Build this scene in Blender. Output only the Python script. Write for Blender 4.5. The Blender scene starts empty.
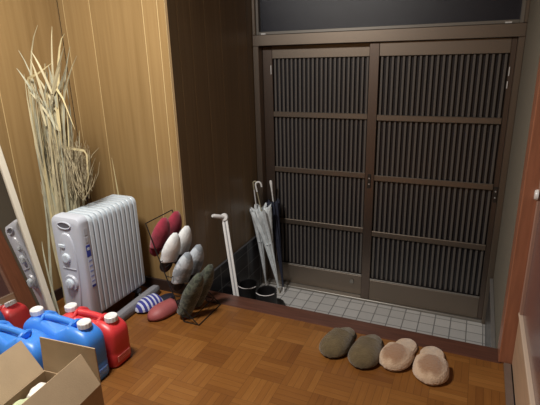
import bpy, bmesh, math, random
from mathutils import Vector, Matrix, Euler, noise
random.seed(7)
S = bpy.context.scene
C = S.collection
PI = math.pi
# ------------------------------------------------------------------ materials
def mat(name, col, rough=.5, metal=0, bump=0, bscale=60, var=0, vscale=8, coat=0, sheen=0, spec=.5, trans=0, alpha=1, stretch=None, sss=0):
    m = bpy.data.materials.new(name); m.use_nodes = True
    nt = m.node_tree; b = nt.nodes['Principled BSDF']; N = nt.nodes; Lk = nt.links
    b.inputs['Base Color'].default_value = (*col, 1)
    b.inputs['Roughness'].default_value = rough
    b.inputs['Metallic'].default_value = metal
    b.inputs['Coat Weight'].default_value = coat
    b.inputs['Sheen Weight'].default_value = sheen
    b.inputs['Specular IOR Level'].default_value = spec
    b.inputs['Transmission Weight'].default_value = trans
    b.inputs['Alpha'].default_value = alpha
    if sss:
        b.inputs['Subsurface Weight'].default_value = sss
        b.inputs['Subsurface Scale'].default_value = .01
    tc = N.new('ShaderNodeTexCoord'); mp = N.new('ShaderNodeMapping')
    Lk.new(tc.outputs['Object'], mp.inputs['Vector'])
    if stretch: mp.inputs['Scale'].default_value = stretch
    if var:
        n = N.new('ShaderNodeTexNoise'); n.inputs['Scale'].default_value = vscale; n.inputs['Detail'].default_value = 4
        Lk.new(mp.outputs[0], n.inputs['Vector'])
        r = N.new('ShaderNodeValToRGB')
        r.color_ramp.elements[0].position = .3; r.color_ramp.elements[1].position = .7
        r.color_ramp.elements[0].color = (*[c * (1 - var) for c in col], 1)
        r.color_ramp.elements[1].color = (*[min(1, c * (1 + var)) for c in col], 1)
        Lk.new(n.outputs['Fac'], r.inputs[0]); Lk.new(r.outputs[0], b.inputs['Base Color'])
    if bump:
        n2 = N.new('ShaderNodeTexNoise'); n2.inputs['Scale'].default_value = bscale; n2.inputs['Detail'].default_value = 3
        Lk.new(mp.outputs[0], n2.inputs['Vector'])
        bp = N.new('ShaderNodeBump'); bp.inputs['Strength'].default_value = bump; bp.inputs['Distance'].default_value = .004
        Lk.new(n2.outputs['Fac'], bp.inputs['Height']); Lk.new(bp.outputs[0], b.inputs['Normal'])
    return m

def board_mat(name, base, dark, rough=.32):
    """veneer boards: tint per board (face attribute), vertical grain"""
    m = bpy.data.materials.new(name); m.use_nodes = True
    nt = m.node_tree; b = nt.nodes['Principled BSDF']; N = nt.nodes; Lk = nt.links
    tc = N.new('ShaderNodeTexCoord'); mp = N.new('ShaderNodeMapping'); mp.inputs['Scale'].default_value = (22, 22, .8)
    at = N.new('ShaderNodeAttribute'); at.attribute_name = 'tint'
    ad = N.new('ShaderNodeVectorMath'); ad.operation = 'ADD'
    Lk.new(tc.outputs['Object'], mp.inputs['Vector']); Lk.new(mp.outputs[0], ad.inputs[0]); 
    sc = N.new('ShaderNodeVectorMath'); sc.operation = 'SCALE'; sc.inputs['Scale'].default_value = 30
    Lk.new(at.outputs['Color'], sc.inputs[0]); Lk.new(sc.outputs[0], ad.inputs[1])
    n = N.new('ShaderNodeTexNoise'); n.inputs['Scale'].default_value = 1.6; n.inputs['Detail'].default_value = 5; n.inputs['Roughness'].default_value = .6
    Lk.new(ad.outputs[0], n.inputs['Vector'])
    r = N.new('ShaderNodeValToRGB'); r.color_ramp.elements[0].position = .3; r.color_ramp.elements[1].position = .72
    r.color_ramp.elements[0].color = (*dark, 1); r.color_ramp.elements[1].color = (*base, 1)
    Lk.new(n.outputs['Fac'], r.inputs[0])
    mx = N.new('ShaderNodeMix'); mx.data_type = 'RGBA'; mx.blend_type = 'MULTIPLY'; mx.inputs[0].default_value = 1
    mr = N.new('ShaderNodeMapRange'); mr.inputs['To Min'].default_value = .8; mr.inputs['To Max'].default_value = 1.12
    Lk.new(at.outputs['Fac'], mr.inputs['Value']); Lk.new(r.outputs[0], mx.inputs[6]); Lk.new(mr.outputs[0], mx.inputs[7])
    Lk.new(mx.outputs[2], b.inputs['Base Color'])
    b.inputs['Roughness'].default_value = rough
    return m

def parquet_mat():
    """finger parquet: square blocks of five strips, alternate blocks turned"""
    m = bpy.data.materials.new('finger parquet'); m.use_nodes = True
    nt = m.node_tree; b = nt.nodes['Principled BSDF']; N = nt.nodes; Lk = nt.links
    def M(op, a, bb=None, c=None):
        n = N.new('ShaderNodeMath'); n.operation = op
        for i, v in enumerate((a, bb, c)):
            if v is None: continue
            if isinstance(v, (int, float)): n.inputs[i].default_value = v
            else: Lk.new(v, n.inputs[i])
        return n.outputs[0]
    tc = N.new('ShaderNodeTexCoord'); sp = N.new('ShaderNodeSeparateXYZ'); Lk.new(tc.outputs['Object'], sp.inputs[0])
    x = M('DIVIDE', M('ADD', sp.outputs[0], 20.02), .15); y = M('DIVIDE', M('ADD', sp.outputs[1], 20.06), .15)
    ix = M('FLOOR', x); iy = M('FLOOR', y); fx = M('FRACT', x); fy = M('FRACT', y)
    par = M('MODULO', M('ADD', ix, iy), 2.0)
    # strip coordinate
    s = M('ADD', M('MULTIPLY', fx, par), M('MULTIPLY', fy, M('SUBTRACT', 1, par)))
    l = M('ADD', M('MULTIPLY', fy, par), M('MULTIPLY', fx, M('SUBTRACT', 1, par)))
    s5 = M('MULTIPLY', s, 5); si = M('FLOOR', s5); sf = M('FRACT', s5)
    cv = N.new('ShaderNodeCombineXYZ'); Lk.new(ix, cv.inputs[0]); Lk.new(iy, cv.inputs[1])
    wn = N.new('ShaderNodeTexWhiteNoise'); wn.noise_dimensions = '3D'; Lk.new(cv.outputs[0], wn.inputs['Vector'])
    cs = N.new('ShaderNodeCombineXYZ'); Lk.new(ix, cs.inputs[0]); Lk.new(iy, cs.inputs[1]); Lk.new(M('ADD', si, 7.3), cs.inputs[2])
    wn2 = N.new('ShaderNodeTexWhiteNoise'); wn2.noise_dimensions = '3D'; Lk.new(cs.outputs[0], wn2.inputs['Vector'])
    # grain along strip
    cg = N.new('ShaderNodeCombineXYZ'); Lk.new(M('MULTIPLY', s, 14), cg.inputs[0]); Lk.new(M('ADD', l, M('MULTIPLY', ix, 3.7)), cg.inputs[1]); Lk.new(M('ADD', si, M('MULTIPLY', iy, 5.1)), cg.inputs[2])
    gn = N.new('ShaderNodeTexNoise'); gn.inputs['Scale'].default_value = 1.5; gn.inputs['Detail'].default_value = 4; Lk.new(cg.outputs[0], gn.inputs['Vector'])
    big = N.new('ShaderNodeTexNoise'); big.inputs['Scale'].default_value = 2.6; Lk.new(tc.outputs['Object'], big.inputs['Vector'])
    v = M('ADD', M('MULTIPLY', wn.outputs['Value'], .27), M('ADD', M('MULTIPLY', wn2.outputs['Value'], .22), M('ADD', M('MULTIPLY', gn.outputs['Fac'], .25), M('MULTIPLY', big.outputs['Fac'], .3))))
    r = N.new('ShaderNodeValToRGB'); e = r.color_ramp.elements
    e[0].position = .22; e[0].color = (.15, .054, .012, 1); e[1].position = .92; e[1].color = (.34, .155, .040, 1)
    q = e.new(.56); q.color = (.225, .090, .020, 1)
    Lk.new(v, r.inputs[0])
    # fine gaps
    g = M('MINIMUM', M('MINIMUM', sf, M('SUBTRACT', 1, sf)), M('MULTIPLY', M('MINIMUM', l, M('SUBTRACT', 1, l)), 5))
    gm = M('SUBTRACT', 1, M('MULTIPLY', M('LESS_THAN', g, .03), .45))
    mx = N.new('ShaderNodeMix'); mx.data_type = 'RGBA'; mx.blend_type = 'MULTIPLY'; mx.inputs[0].default_value = 1
    Lk.new(r.outputs[0], mx.inputs[6]); Lk.new(gm, mx.inputs[7]); Lk.new(mx.outputs[2], b.inputs['Base Color'])
    b.inputs['Roughness'].default_value = .34
    rr = N.new('ShaderNodeMapRange'); rr.inputs['To Min'].default_value = .22; rr.inputs['To Max'].default_value = .5
    Lk.new(big.outputs['Fac'], rr.inputs['Value']); Lk.new(rr.outputs[0], b.inputs['Roughness'])
    bp = N.new('ShaderNodeBump'); bp.inputs['Strength'].default_value = .15; bp.inputs['Distance'].default_value = .002
    Lk.new(gn.outputs['Fac'], bp.inputs['Height']); Lk.new(bp.outputs[0], b.inputs['Normal'])
    return m

def tile_mat(name, tile, grout, size, ox, oy, w=.05, axes=(0, 1), rough=.45, size2=None, var=.12):
    m = bpy.data.materials.new(name); m.use_nodes = True
    nt = m.node_tree; b = nt.nodes['Principled BSDF']; N = nt.nodes; Lk = nt.links
    size2 = size2 or size
    def M(op, a, bb=None):
        n = N.new('ShaderNodeMath'); n.operation = op
        for i, v in enumerate((a, bb)):
            if v is None: continue
            if isinstance(v, (int, float)): n.inputs[i].default_value = v
            else: Lk.new(v, n.inputs[i])
        return n.outputs[0]
    tc = N.new('ShaderNodeTexCoord'); sp = N.new('ShaderNodeSeparateXYZ'); Lk.new(tc.outputs['Object'], sp.inputs[0])
    x = M('DIVIDE', M('ADD', sp.outputs[axes[0]], 20 * size + ox), size); y = M('DIVIDE', M('ADD', sp.outputs[axes[1]], 20 * size2 + oy), size2)
    fx = M('FRACT', x); fy = M('FRACT', y)
    g = M('MINIMUM', M('MINIMUM', fx, M('SUBTRACT', 1, fx)), M('MINIMUM', fy, M('SUBTRACT', 1, fy)))
    k = M('LESS_THAN', g, w)
    cv = N.new('ShaderNodeCombineXYZ'); Lk.new(M('FLOOR', x), cv.inputs[0]); Lk.new(M('FLOOR', y), cv.inputs[1])
    wn = N.new('ShaderNodeTexWhiteNoise'); Lk.new(cv.outputs[0], wn.inputs['Vector'])
    ns = N.new('ShaderNodeTexNoise'); ns.inputs['Scale'].default_value = 40; Lk.new(tc.outputs['Object'], ns.inputs['Vector'])
    vv = M('ADD', M('MULTIPLY', wn.outputs['Value'], .5), M('MULTIPLY', ns.outputs['Fac'], .5))
    r = N.new('ShaderNodeValToRGB'); r.color_ramp.elements[0].color = (*[c * (1 - var) for c in tile], 1); r.color_ramp.elements[1].color = (*[c * (1 + var) for c in tile], 1)
    Lk.new(vv, r.inputs[0])
    mx = N.new('ShaderNodeMix'); mx.data_type = 'RGBA'; Lk.new(k, mx.inputs[0]); Lk.new(r.outputs[0], mx.inputs[6]); mx.inputs[7].default_value = (*grout, 1)
    Lk.new(mx.outputs[2], b.inputs['Base Color']); b.inputs['Roughness'].default_value = rough
    bp = N.new('ShaderNodeBump'); bp.inputs['Strength'].default_value = .5; bp.inputs['Distance'].default_value = .002; bp.invert = True
    Lk.new(k, bp.inputs['Height']); Lk.new(bp.outputs[0], b.inputs['Normal'])
    return m

def stripe_mat(name, a, bcol, scale, axis=1, duty=.55):
    m = mat(name, a, .85, sheen=.3, bump=.5, bscale=300)
    nt = m.node_tree; b = nt.nodes['Principled BSDF']; N = nt.nodes; Lk = nt.links
    tc = N.new('ShaderNodeTexCoord'); sp = N.new('ShaderNodeSeparateXYZ'); Lk.new(tc.outputs['Object'], sp.inputs[0])
    m1 = N.new('ShaderNodeMath'); m1.operation = 'MULTIPLY'; m1.inputs[1].default_value = scale; Lk.new(sp.outputs[axis], m1.inputs[0])
    m0 = N.new('ShaderNodeMath'); m0.operation = 'FRACT'; Lk.new(m1.outputs[0], m0.inputs[0])
    m2 = N.new('ShaderNodeMath'); m2.operation = 'LESS_THAN'; m2.inputs[1].default_value = duty; Lk.new(m0.outputs[0], m2.inputs[0])
    mx = N.new('ShaderNodeMix'); mx.data_type = 'RGBA'; Lk.new(m2.outputs[0], mx.inputs[0]); mx.inputs[6].default_value = (*a, 1); mx.inputs[7].default_value = (*bcol, 1)
    Lk.new(mx.outputs[2], b.inputs['Base Color']); return m

def patch_mat(name, a, bcol, scale, rough=.9, lo=.45, hi=.55, third=None):
    m = mat(name, a, rough, sheen=.4, bump=.6, bscale=250)
    nt = m.node_tree; b = nt.nodes['Principled BSDF']; N = nt.nodes; Lk = nt.links
    tc = N.new('ShaderNodeTexCoord'); n = N.new('ShaderNodeTexNoise'); n.inputs['Scale'].default_value = scale; Lk.new(tc.outputs['Object'], n.inputs['Vector'])
    r = N.new('ShaderNodeValToRGB'); e = r.color_ramp.elements; e[0].position = lo; e[0].color = (*a, 1); e[1].position = hi; e[1].color = (*bcol, 1)
    if third: q = e.new(min(.95, hi + .08)); q.color = (*third, 1)
    Lk.new(n.outputs['Fac'], r.inputs[0]); Lk.new(r.outputs[0], b.inputs['Base Color']); return m

# ------------------------------------------------------------------ mesh helpers
def obj(name, bm, m=None, parent=None, smooth=False, mats=None):
    me = bpy.data.meshes.new(name)
    bmesh.ops.recalc_face_normals(bm, faces=bm.faces[:])
    bm.to_mesh(me); bm.free()
    o = bpy.data.objects.new(name, me); C.objects.link(o)
    for mm in (mats or [m]): me.materials.append(mm)
    if smooth:
        for p in me.polygons: p.use_smooth = True
        if smooth != 'all':
            try: me.set_sharp_from_angle(angle=math.radians(smooth if smooth is not True else 40))
            except Exception: pass
    if parent: o.parent = parent
    return o
def thing(name, label, cat, loc=(0, 0, 0), rot=(0, 0, 0), group=None):
    o = bpy.data.objects.new(name, None); C.objects.link(o); o.empty_display_size = .05
    o.location = loc; o.rotation_euler = rot; o['label'] = label; o['category'] = cat
    if group: o['group'] = group
    return o
def tag(o, label, cat, group=None):
    o['label'] = label; o['category'] = cat
    if group: o['group'] = group
    return o
def struct(name, bm, m, **k):
    o = obj(name, bm, m, **k)
    if not k.get('parent'): o['kind'] = 'structure'
    return o
def B(): return bmesh.new()
def box(bm, x0, x1, y0, y1, z0, z1, bev=0, seg=1, M=None):
    r = bmesh.ops.create_cube(bm, size=1)
    vs = r['verts']
    for v in vs:
        v.co = Vector(((x0 + x1) / 2 + v.co.x * (x1 - x0), (y0 + y1) / 2 + v.co.y * (y1 - y0), (z0 + z1) / 2 + v.co.z * (z1 - z0)))
    if bev:
        es = list({e for v in vs for e in v.link_edges})
        rr = bmesh.ops.bevel(bm, geom=es, offset=bev, segments=seg, profile=.5, affect='EDGES')
        vs = list(set(rr['verts']) | {v for v in vs if v.is_valid})
        vs = list({v for f in rr['faces'] for v in f.verts} | {v for v in vs})
    if M is not None:
        # gather connected island
        seen = set(); st = [vs[0]]
        while st:
            v = st.pop()
            if v in seen: continue
            seen.add(v)
            for e in v.link_edges: st.append(e.other_vert(v))
        for v in seen: v.co = M @ v.co
    return bm
def tube(bm, pts, r, n=8, closed=False, cap=True, flat=None):
    """r a number or list; flat=(normal, k) squashes along the normal"""
    pts = [Vector(p) for p in pts]; N_ = len(pts); rings = []
    up = None
    for i, p in enumerate(pts):
        a = pts[(i - 1) % N_] if (closed or i > 0) else p; b_ = pts[(i + 1) % N_] if (closed or i < N_ - 1) else p
        t = (b_ - a).normalized()
        if up is None:
            up = Vector((0, 0, 1)) if abs(t.z) < .9 else Vector((1, 0, 0))
        s = t.cross(up)
        if s.length < 1e-5: s = t.cross(Vector((0, 1, 0)))
        s.normalize(); up = s.cross(t).normalized()
        rad = r[i] if isinstance(r, (list, tuple)) else r
        ring = []
        for k in range(n):
            an = 2 * PI * k / n
            ring.append(bm.verts.new(p + (s * math.cos(an) + up * math.sin(an)) * rad))
        rings.append(ring)
    rng = N_ if closed else N_ - 1
    for i in range(rng):
        A = rings[i]; Bb = rings[(i + 1) % N_]
        for k in range(n): bm.faces.new((A[k], A[(k + 1) % n], Bb[(k + 1) % n], Bb[k]))
    if cap and not closed:
        bm.faces.new(rings[0][::-1]); bm.faces.new(rings[-1])
    return bm
def lathe(bm, prof, n=24, M=None):
    rings = []
    for r, z in prof:
        if r < 1e-5: rings.append([bm.verts.new(Vector((0, 0, z)))])
        else: rings.append([bm.verts.new(Vector((r * math.cos(2 * PI * k / n), r * math.sin(2 * PI * k / n), z))) for k in range(n)])
    for A, Bb in zip(rings, rings[1:]):
        for k in range(n):
            a = A[k % len(A)]; b_ = A[(k + 1) % len(A)]; c = Bb[(k + 1) % len(Bb)]; d = Bb[k % len(Bb)]
            q = []
            for v in (a, b_, c, d):
                if v not in q: q.append(v)
            if len(q) > 2: bm.faces.new(q)
    if M is not None:
        for ring in rings:
            for v in ring: v.co = M @ v.co
    return bm
def loft(bm, rings, cap=True):
    R = [[bm.verts.new(Vector(p)) for p in r] for r in rings]
    n = len(R[0])
    for A, Bb in zip(R, R[1:]):
        for k in range(n): bm.faces.new((A[k], A[(k + 1) % n], Bb[(k + 1) % n], Bb[k]))
    if cap: bm.faces.new(R[0][::-1]); bm.faces.new(R[-1])
    return bm
def T(x=0, y=0, z=0, rx=0, ry=0, rz=0):
    return Matrix.Translation((x, y, z)) @ Euler((rx, ry, rz)).to_matrix().to_4x4()
def smoothstep(a, b, x):
    t = max(0, min(1, (x - a) / (b - a))); return t * t * (3 - 2 * t)

# ------------------------------------------------------------------ materials in use
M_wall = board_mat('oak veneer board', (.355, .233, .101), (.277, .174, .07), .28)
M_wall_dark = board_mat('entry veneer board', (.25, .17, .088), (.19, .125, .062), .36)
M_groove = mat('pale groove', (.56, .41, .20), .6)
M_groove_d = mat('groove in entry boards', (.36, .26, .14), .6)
M_base = mat('dark skirting', (.035, .02, .015), .4, var=.3)
M_parq = parquet_mat()
M_tile = tile_mat('porch tile', (.56, .55, .53), (.22, .22, .215), .1, .026, .0, .035)
M_stone = tile_mat('stone skirting tile', (.022, .024, .030), (.24, .24, .25), .2, .0, .01, .018, axes=(1, 2), size2=.108, rough=.3, var=.35)
M_kam = mat('red brown step beam', (.095, .038, .025), .32, var=.25, vscale=6, stretch=(1, 12, 12))
M_post = mat('reddish post wood', (.31, .125, .068), .35, var=.15, vscale=5, stretch=(14, 14, 1))
M_plaster = mat('grey green plaster', (.165, .145, .11), .85, bump=.3, bscale=180)
M_ceil = mat('ceiling board', (.55, .48, .38), .8)
M_bronze = mat('brown anodised aluminium', (.28, .23, .185), .42, metal=.9, spec=.5)
M_bronze_d = mat('lattice bar aluminium', (.150, .135, .122), .42, metal=.35)
M_stl = mat('shaded stile aluminium', (.21, .165, .138), .40, metal=.95)  # brown aluminium again, darkened so the stiles carry their shade in the colour
M_alu = mat('pale aluminium bead', (.30, .28, .25), .35, metal=.6)
M_glassd = mat('dark obscure glass', (.020, .021, .030), .3, bump=.25, bscale=420, spec=.5)
M_glassb = mat('dark glass behind lattice', (.018, .016, .019), .35)
M_cream = mat('cream mirror frame', (.62, .57, .46), .4)
M_mirror = mat('mirror silver', (.74, .71, .68), .02, metal=1)
M_heat = mat('blue white enamel', (.55, .62, .675), .34, coat=.1)
M_heatp = mat('pale grey plastic', (.48, .51, .57), .38)
M_gap = mat('shadow gap metal', (.05, .055, .07), .6)
M_blue = mat('blue polyethylene', (.055, .25, .76), .36, sss=.12, spec=.5)
M_red = mat('red polyethylene', (.66, .045, .05), .36, sss=.12)
M_capw = mat('white cap plastic', (.78, .76, .74), .4)
M_card = mat('cardboard outside', (.46, .34, .21), .8, var=.06, vscale=12, bump=.15, bscale=200)
M_cardi = mat('cardboard inside', (.40, .275, .17), .85, var=.06, vscale=12)
M_paper = mat('white paper', (.8, .78, .72), .8)
M_greenc = mat('pale green cloth', (.55, .62, .38), .9)
M_wire = mat('black wire', (.012, .012, .012), .4)
M_black = mat('black rubber', (.012, .011, .012), .5)
M_white = mat('white painted metal', (.78, .77, .75), .3)
M_leaf = mat('dried pale leaf', (.44, .385, .235), .7, var=.25, vscale=10)
M_leafy = mat('dried yellow leaf', (.56, .475, .26), .65, var=.15, vscale=10)
M_leafg = mat('dried grey green leaf', (.35, .34, .24), .75, var=.25, vscale=10)
M_twig = mat('fine dry stalk', (.40, .34, .21), .8, var=.3, vscale=30)

# ------------------------------------------------------------------ setting
XW = -1.47      # entry side wall
YB = 2.07       # panelled hall wall facing the viewer
XL = -2.2      # hall left wall
XR = .27
ZT = -.39       # porch tile level
ZC = 2.42
YD = 3.06
def boards(name, cuts, plane, z0, z1, mb, mg, thick=.012, axis='x', facing=-1, gap=.0055, seed=1):
    """vertical veneer boards with real grooves; one mesh, material slot 1 is the groove backing"""
    rnd = random.Random(seed); bm = B(); lay = bm.faces.layers.float.new('t')
    tints = []
    def add(a, b_, d0, d1, mi, t):
        n0 = len(bm.faces)
        if axis == 'x': box(bm, a, b_, min(d0, d1), max(d0, d1), z0, z1)
        else: box(bm, min(d0, d1), max(d0, d1), a, b_, z0, z1)
        bm.faces.ensure_lookup_table()
        for f in bm.faces[n0:]: f.material_index = mi; f[lay] = t
    back = plane - facing * thick
    for a, b_ in zip(cuts, cuts[1:]):
        add(a + gap / 2, b_ - gap / 2, plane, back, 0, rnd.random())
    add(cuts[0] + .016, cuts[-1], plane - facing * .0015, back - facing * .08, 1, .5)
    me = bpy.data.meshes.new(name)
    bmesh.ops.recalc_face_normals(bm, faces=bm.faces[:])
    vals = [f[lay] for f in bm.faces]
    bm.to_mesh(me); bm.free()
    at = me.attributes.new('tint', 'FLOAT_COLOR', 'CORNER')
    for p, v in zip(me.polygons, vals):
        for li in p.loop_indices: at.data[li].color = (v, v, v, 1)
    me.materials.append(mb); me.materials.append(mg)
    o = bpy.data.objects.new(name, me); C.objects.link(o); o['kind'] = 'structure'
    return o
boards('wall_back', [XL, -2.16, -1.972, -1.622, -1.53, XW - .0125], YB, 0, ZC, M_wall, M_groove, axis='x', facing=-1, seed=3)
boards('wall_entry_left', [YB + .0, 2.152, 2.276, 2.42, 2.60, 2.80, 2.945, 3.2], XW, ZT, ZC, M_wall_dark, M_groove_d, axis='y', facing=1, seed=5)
boards('wall_left', [-1.6, -.9, -.5, 0, .4, .75, 1.1, 1.45, 1.62, YB], XL, 0, ZC, M_wall, M_groove, axis='y', facing=1, seed=8)
boards('wall_rear', [XL, -1.8, -1.4, -1.0, -.6, -.2, XR + .1], -1.6, 0, ZC, M_wall, M_groove, axis='x', facing=1, seed=9)
b = B(); box(b, XL - .2, XR + .2, -1.7, 3.4, ZC, ZC + .06); struct('ceiling', b, M_ceil)
b = B(); box(b, XL - .1, .225, -1.7, 2.055, -.12, 0); struct('floor', b, M_parq)
b = B(); box(b, XW - .1, .3, 2.06, 3.4, ZT - .08, ZT); struct('floor_entry', b, M_tile)
# step: raised beam, riser below
b = B(); box(b, XW + .001, .215, 2.04, 2.16, -.11, .002, bev=.005, seg=2); struct('trim_1', b, M_kam)
b = B(); box(b, XW + .001, .215, 2.07, 2.135, ZT, -.11); struct('trim_2', b, M_kam)
# skirtings
b = B(); box(b, XL + .001, XW - .001, YB - .012, YB - .0005, 0, .07, bev=.002); struct('baseboard_back', b, M_base)
b = B(); box(b, XL + .0005, XL + .012, -1.6, YB - .012, 0, .07, bev=.002); struct('baseboard_left', b, M_base)
b = B(); box(b, XW + .0005, XW + .014, 2.165, 3.03, ZT, .045); struct('baseboard_entry_left', b, M_stone)
b = B(); box(b, XW + .0005, XW + .018, 2.165, 3.03, .045, .052, bev=.002); struct('trim_3', b, mat('skirting cap', (.07, .07, .075), .4))
# entry right wall, stone skirting, post
b = B(); box(b, .2, .3, 2.165, 3.25, ZT, ZC); struct('wall_entry_right', b, M_plaster)
b = B(); box(b, .185, .1995, 2.165, 3.02, ZT, -.05); 
struct('baseboard_entry_right', b, M_stone)
b = B(); box(b, .179, .1995, 2.165, 3.02, -.05, -.04, bev=.002); struct('trim_4', b, mat('grey skirting cap', (.16, .15, .14), .4))
b = B(); box(b, .2, .262, 2.045, 2.164, 0.003, ZC, bev=.004, seg=2); struct('trim_5', b, M_post)
# right side: floor track, sliding door with wooden kick panel, dark pane above
b = B(); box(b, .222, .252, -1.6, 2.04, -.1, .012, bev=.002); struct('trim_6', b, mat('worn grey track', (.16, .115, .09), .45, var=.15))
M_kick = mat('light kick board', (.46, .31, .20), .5, var=.1, vscale=4, stretch=(1, 1, 10))
M_stile = mat('rosy door stile', (.34, .2, .15), .45)
M_pane = mat('plum glass pane', (.16, .09, .085), .2)
d = B(); box(d, .264, .284, .95, 2.043, .27, 1.82); dr = struct('door_3', d, M_pane)
k = B(); box(k, .255, .292, .95, 2.043, 0.013, .27, bev=.002); obj('kick_panel', k, M_kick, dr)
k = B(); box(k, .25, .292, .95, 2.043, .262, .276, bev=.002); obj('rail', k, mat('pale rail edge', (.6, .47, .36), .4), dr)
k = B(); box(k, .252, .2915, 2.018, 2.044, .276, 1.82, bev=.002); obj('stile', k, M_stile, dr)
k = B(); box(k, .25, .292, .95, .99, .276, 1.82, bev=.002); obj('stile', k, M_stile, dr)
k = B(); box(k, .25, .292, .95, 2.044, 1.78, 1.84, bev=.002); obj('rail', k, M_stile, dr)
k = B(); lathe(k, [(0, .012), (.018, .012), (.022, .006), (.022, 0), (0, 0)], 20, T(.252, 2.03, .812, ry=-PI / 2)); obj('round_pull', k, M_white, dr, smooth=True)
b = B(); box(b, .262, .36, -1.7, .93, 0, ZC); struct('wall_right', b, M_plaster)
b = B(); box(b, .262, .36, .93, 2.16, 1.85, ZC); struct('wall_right_above_door', b, M_plaster)

# ------------------------------------------------------------------ entrance sliding doors
Zt = 1.43     # door head
b = B()
box(b, XW + .002, .2, YD - .03, YD + .12, 1.43, 1.502, bev=.003)          # head
struct('trim_7', b, M_bronze)
b = B(); box(b, XW + .002, XW + .045, YD - .03, YD + .12, ZT, 1.43, bev=.003); struct('trim_8', b, M_bronze)
b = B(); box(b, .165, .2, YD - .03, YD + .12, ZT, 1.43, bev=.003); struct('trim_9', b, M_bronze)
b = B(); box(b, XW + .045, .165, YD - .02, YD + .12, ZT, ZT + .018, bev=.002); struct('trim_10', b, M_alu)
def lattice_door(name, x0, x1, yf, stl, strr, nsl):
    """x0..x1 door leaf, yf front face; inner field between stiles stl/strr"""
    th = .032; zb = ZT + .02
    b = B(); box(b, x0 + .01, x1 - .01, yf + th - .006, yf + th - .001, zb + .05, 1.40)
    dd = struct(name, b, M_glassb)
    for a, c in ((x0, stl), (strr, x1)):
        b = B(); box(b, a, c, yf, yf + th, zb, 1.428, bev=.003); obj('stile', b, M_stl, dd)
    b = B(); box(b, stl, strr, yf + .001, yf + th, 1.345, 1.428, bev=.002); obj('top_rail', b, M_bronze, dd)
    b = B(); box(b, stl, strr, yf + .001, yf + th, zb, -.215, bev=.002); obj('bottom_rail', b, M_bronze, dd)
    b = B(); box(b, stl, strr, yf - .001, yf + .004, -.213, -.204, bev=.001); obj('bead', b, M_alu, dd)
    for z in (.962, .556, .150):
        b = B(); box(b, stl, strr, yf - .004, yf + .012, z - .019, z + .019, bev=.003)
        obj('rail', b, M_bronze, dd)
    w = (strr - stl) / nsl
    for i in range(nsl):
        xc = stl + w * (i + .5)
        b = B(); box(b, xc - .0075, xc + .0075, yf + .012, yf + .020, -.2, 1.344, bev=.002)
        obj('lattice_bar', b, M_bronze_d, dd)
    return dd
dl = lattice_door('door_1', XW + .045, -.61, YD + .036, -1.352, -.668, 22)
drr = lattice_door('door_2', -.663, .165, YD - .004, -.6, .135, 22)
# finger pulls, lock, white strips painted in as light glints
def pull(parent, x, y, z):
    b = B(); box(b, x - .011, x + .011, y - .004, y, z - .05, z + .05, bev=.003); o = obj('finger_pull', b, mat('dark pull plate', (.05, .042, .036), .4, metal=.4), parent)
    for dz in (.02, -.02):
        b = B(); lathe(b, [(0, .003), (.004, .003), (.0055, 0)], 10, T(x, y - .0035, z + dz, rx=PI / 2)); obj('screw', b, mat('bright screw', (.7, .7, .68), .3, metal=.6), o)
pull(drr, -.632, YD - .004, .53); pull(drr, .150, YD - .004, .51)
b = B(); lathe(b, [(0, .008), (.014, .008), (.018, 0)], 16, T(-.74, YD + .035, -.27, rx=PI / 2)); obj('lock', b, M_alu, dl)
b = B(); box(b, -1.362, -1.357, YD + .028, YD + .036, 1.24, 1.30); obj('glint_strip', b, M_white, dl)
b = B(); box(b, .138, .143, YD - .012, YD - .004, 1.22, 1.27); box(b, .136, .141, YD - .012, YD - .004, 1.15, 1.19); obj('glint_strip', b, M_white, drr)
# transom window
b = B(); box(b, XW + .03, .17, YD + .03, YD + .036, 1.51, ZC); wn = struct('window_1', b, M_glassd)
for x0, x1, z0, z1 in ((XW + .002, XW + .022, 1.503, ZC), (.183, .2, 1.503, ZC)):
    b = B(); box(b, x0, x1, YD - .025, YD + .1, z0, z1, bev=.002); obj('window_frame', b, M_bronze, wn)
for x0, x1 in ((XW + .022, XW + .04), (.163, .183)):
    b = B(); box(b, x0, x1, YD - .005, YD + .04, 1.503, ZC, bev=.002); obj('sash', b, M_alu, wn)
b = B(); box(b, XW + .04, .163, YD - .005, YD + .04, 1.503, 1.522, bev=.002); obj('sash', b, M_alu, wn)
b = B(); box(b, XW + .06, XW + .095, YD - .012, YD - .005, 1.504, 1.512); obj('latch', b, M_white, wn)
b = B(); box(b, .09, .125, YD - .012, YD - .005, 1.504, 1.512); obj('latch', b, M_white, wn)
b = B(); box(b, XW - .05, .3, YD + .13, YD + .2, ZT, ZC); struct('wall_front', b, mat('night behind the door', (.01, .01, .012), .9))

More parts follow.
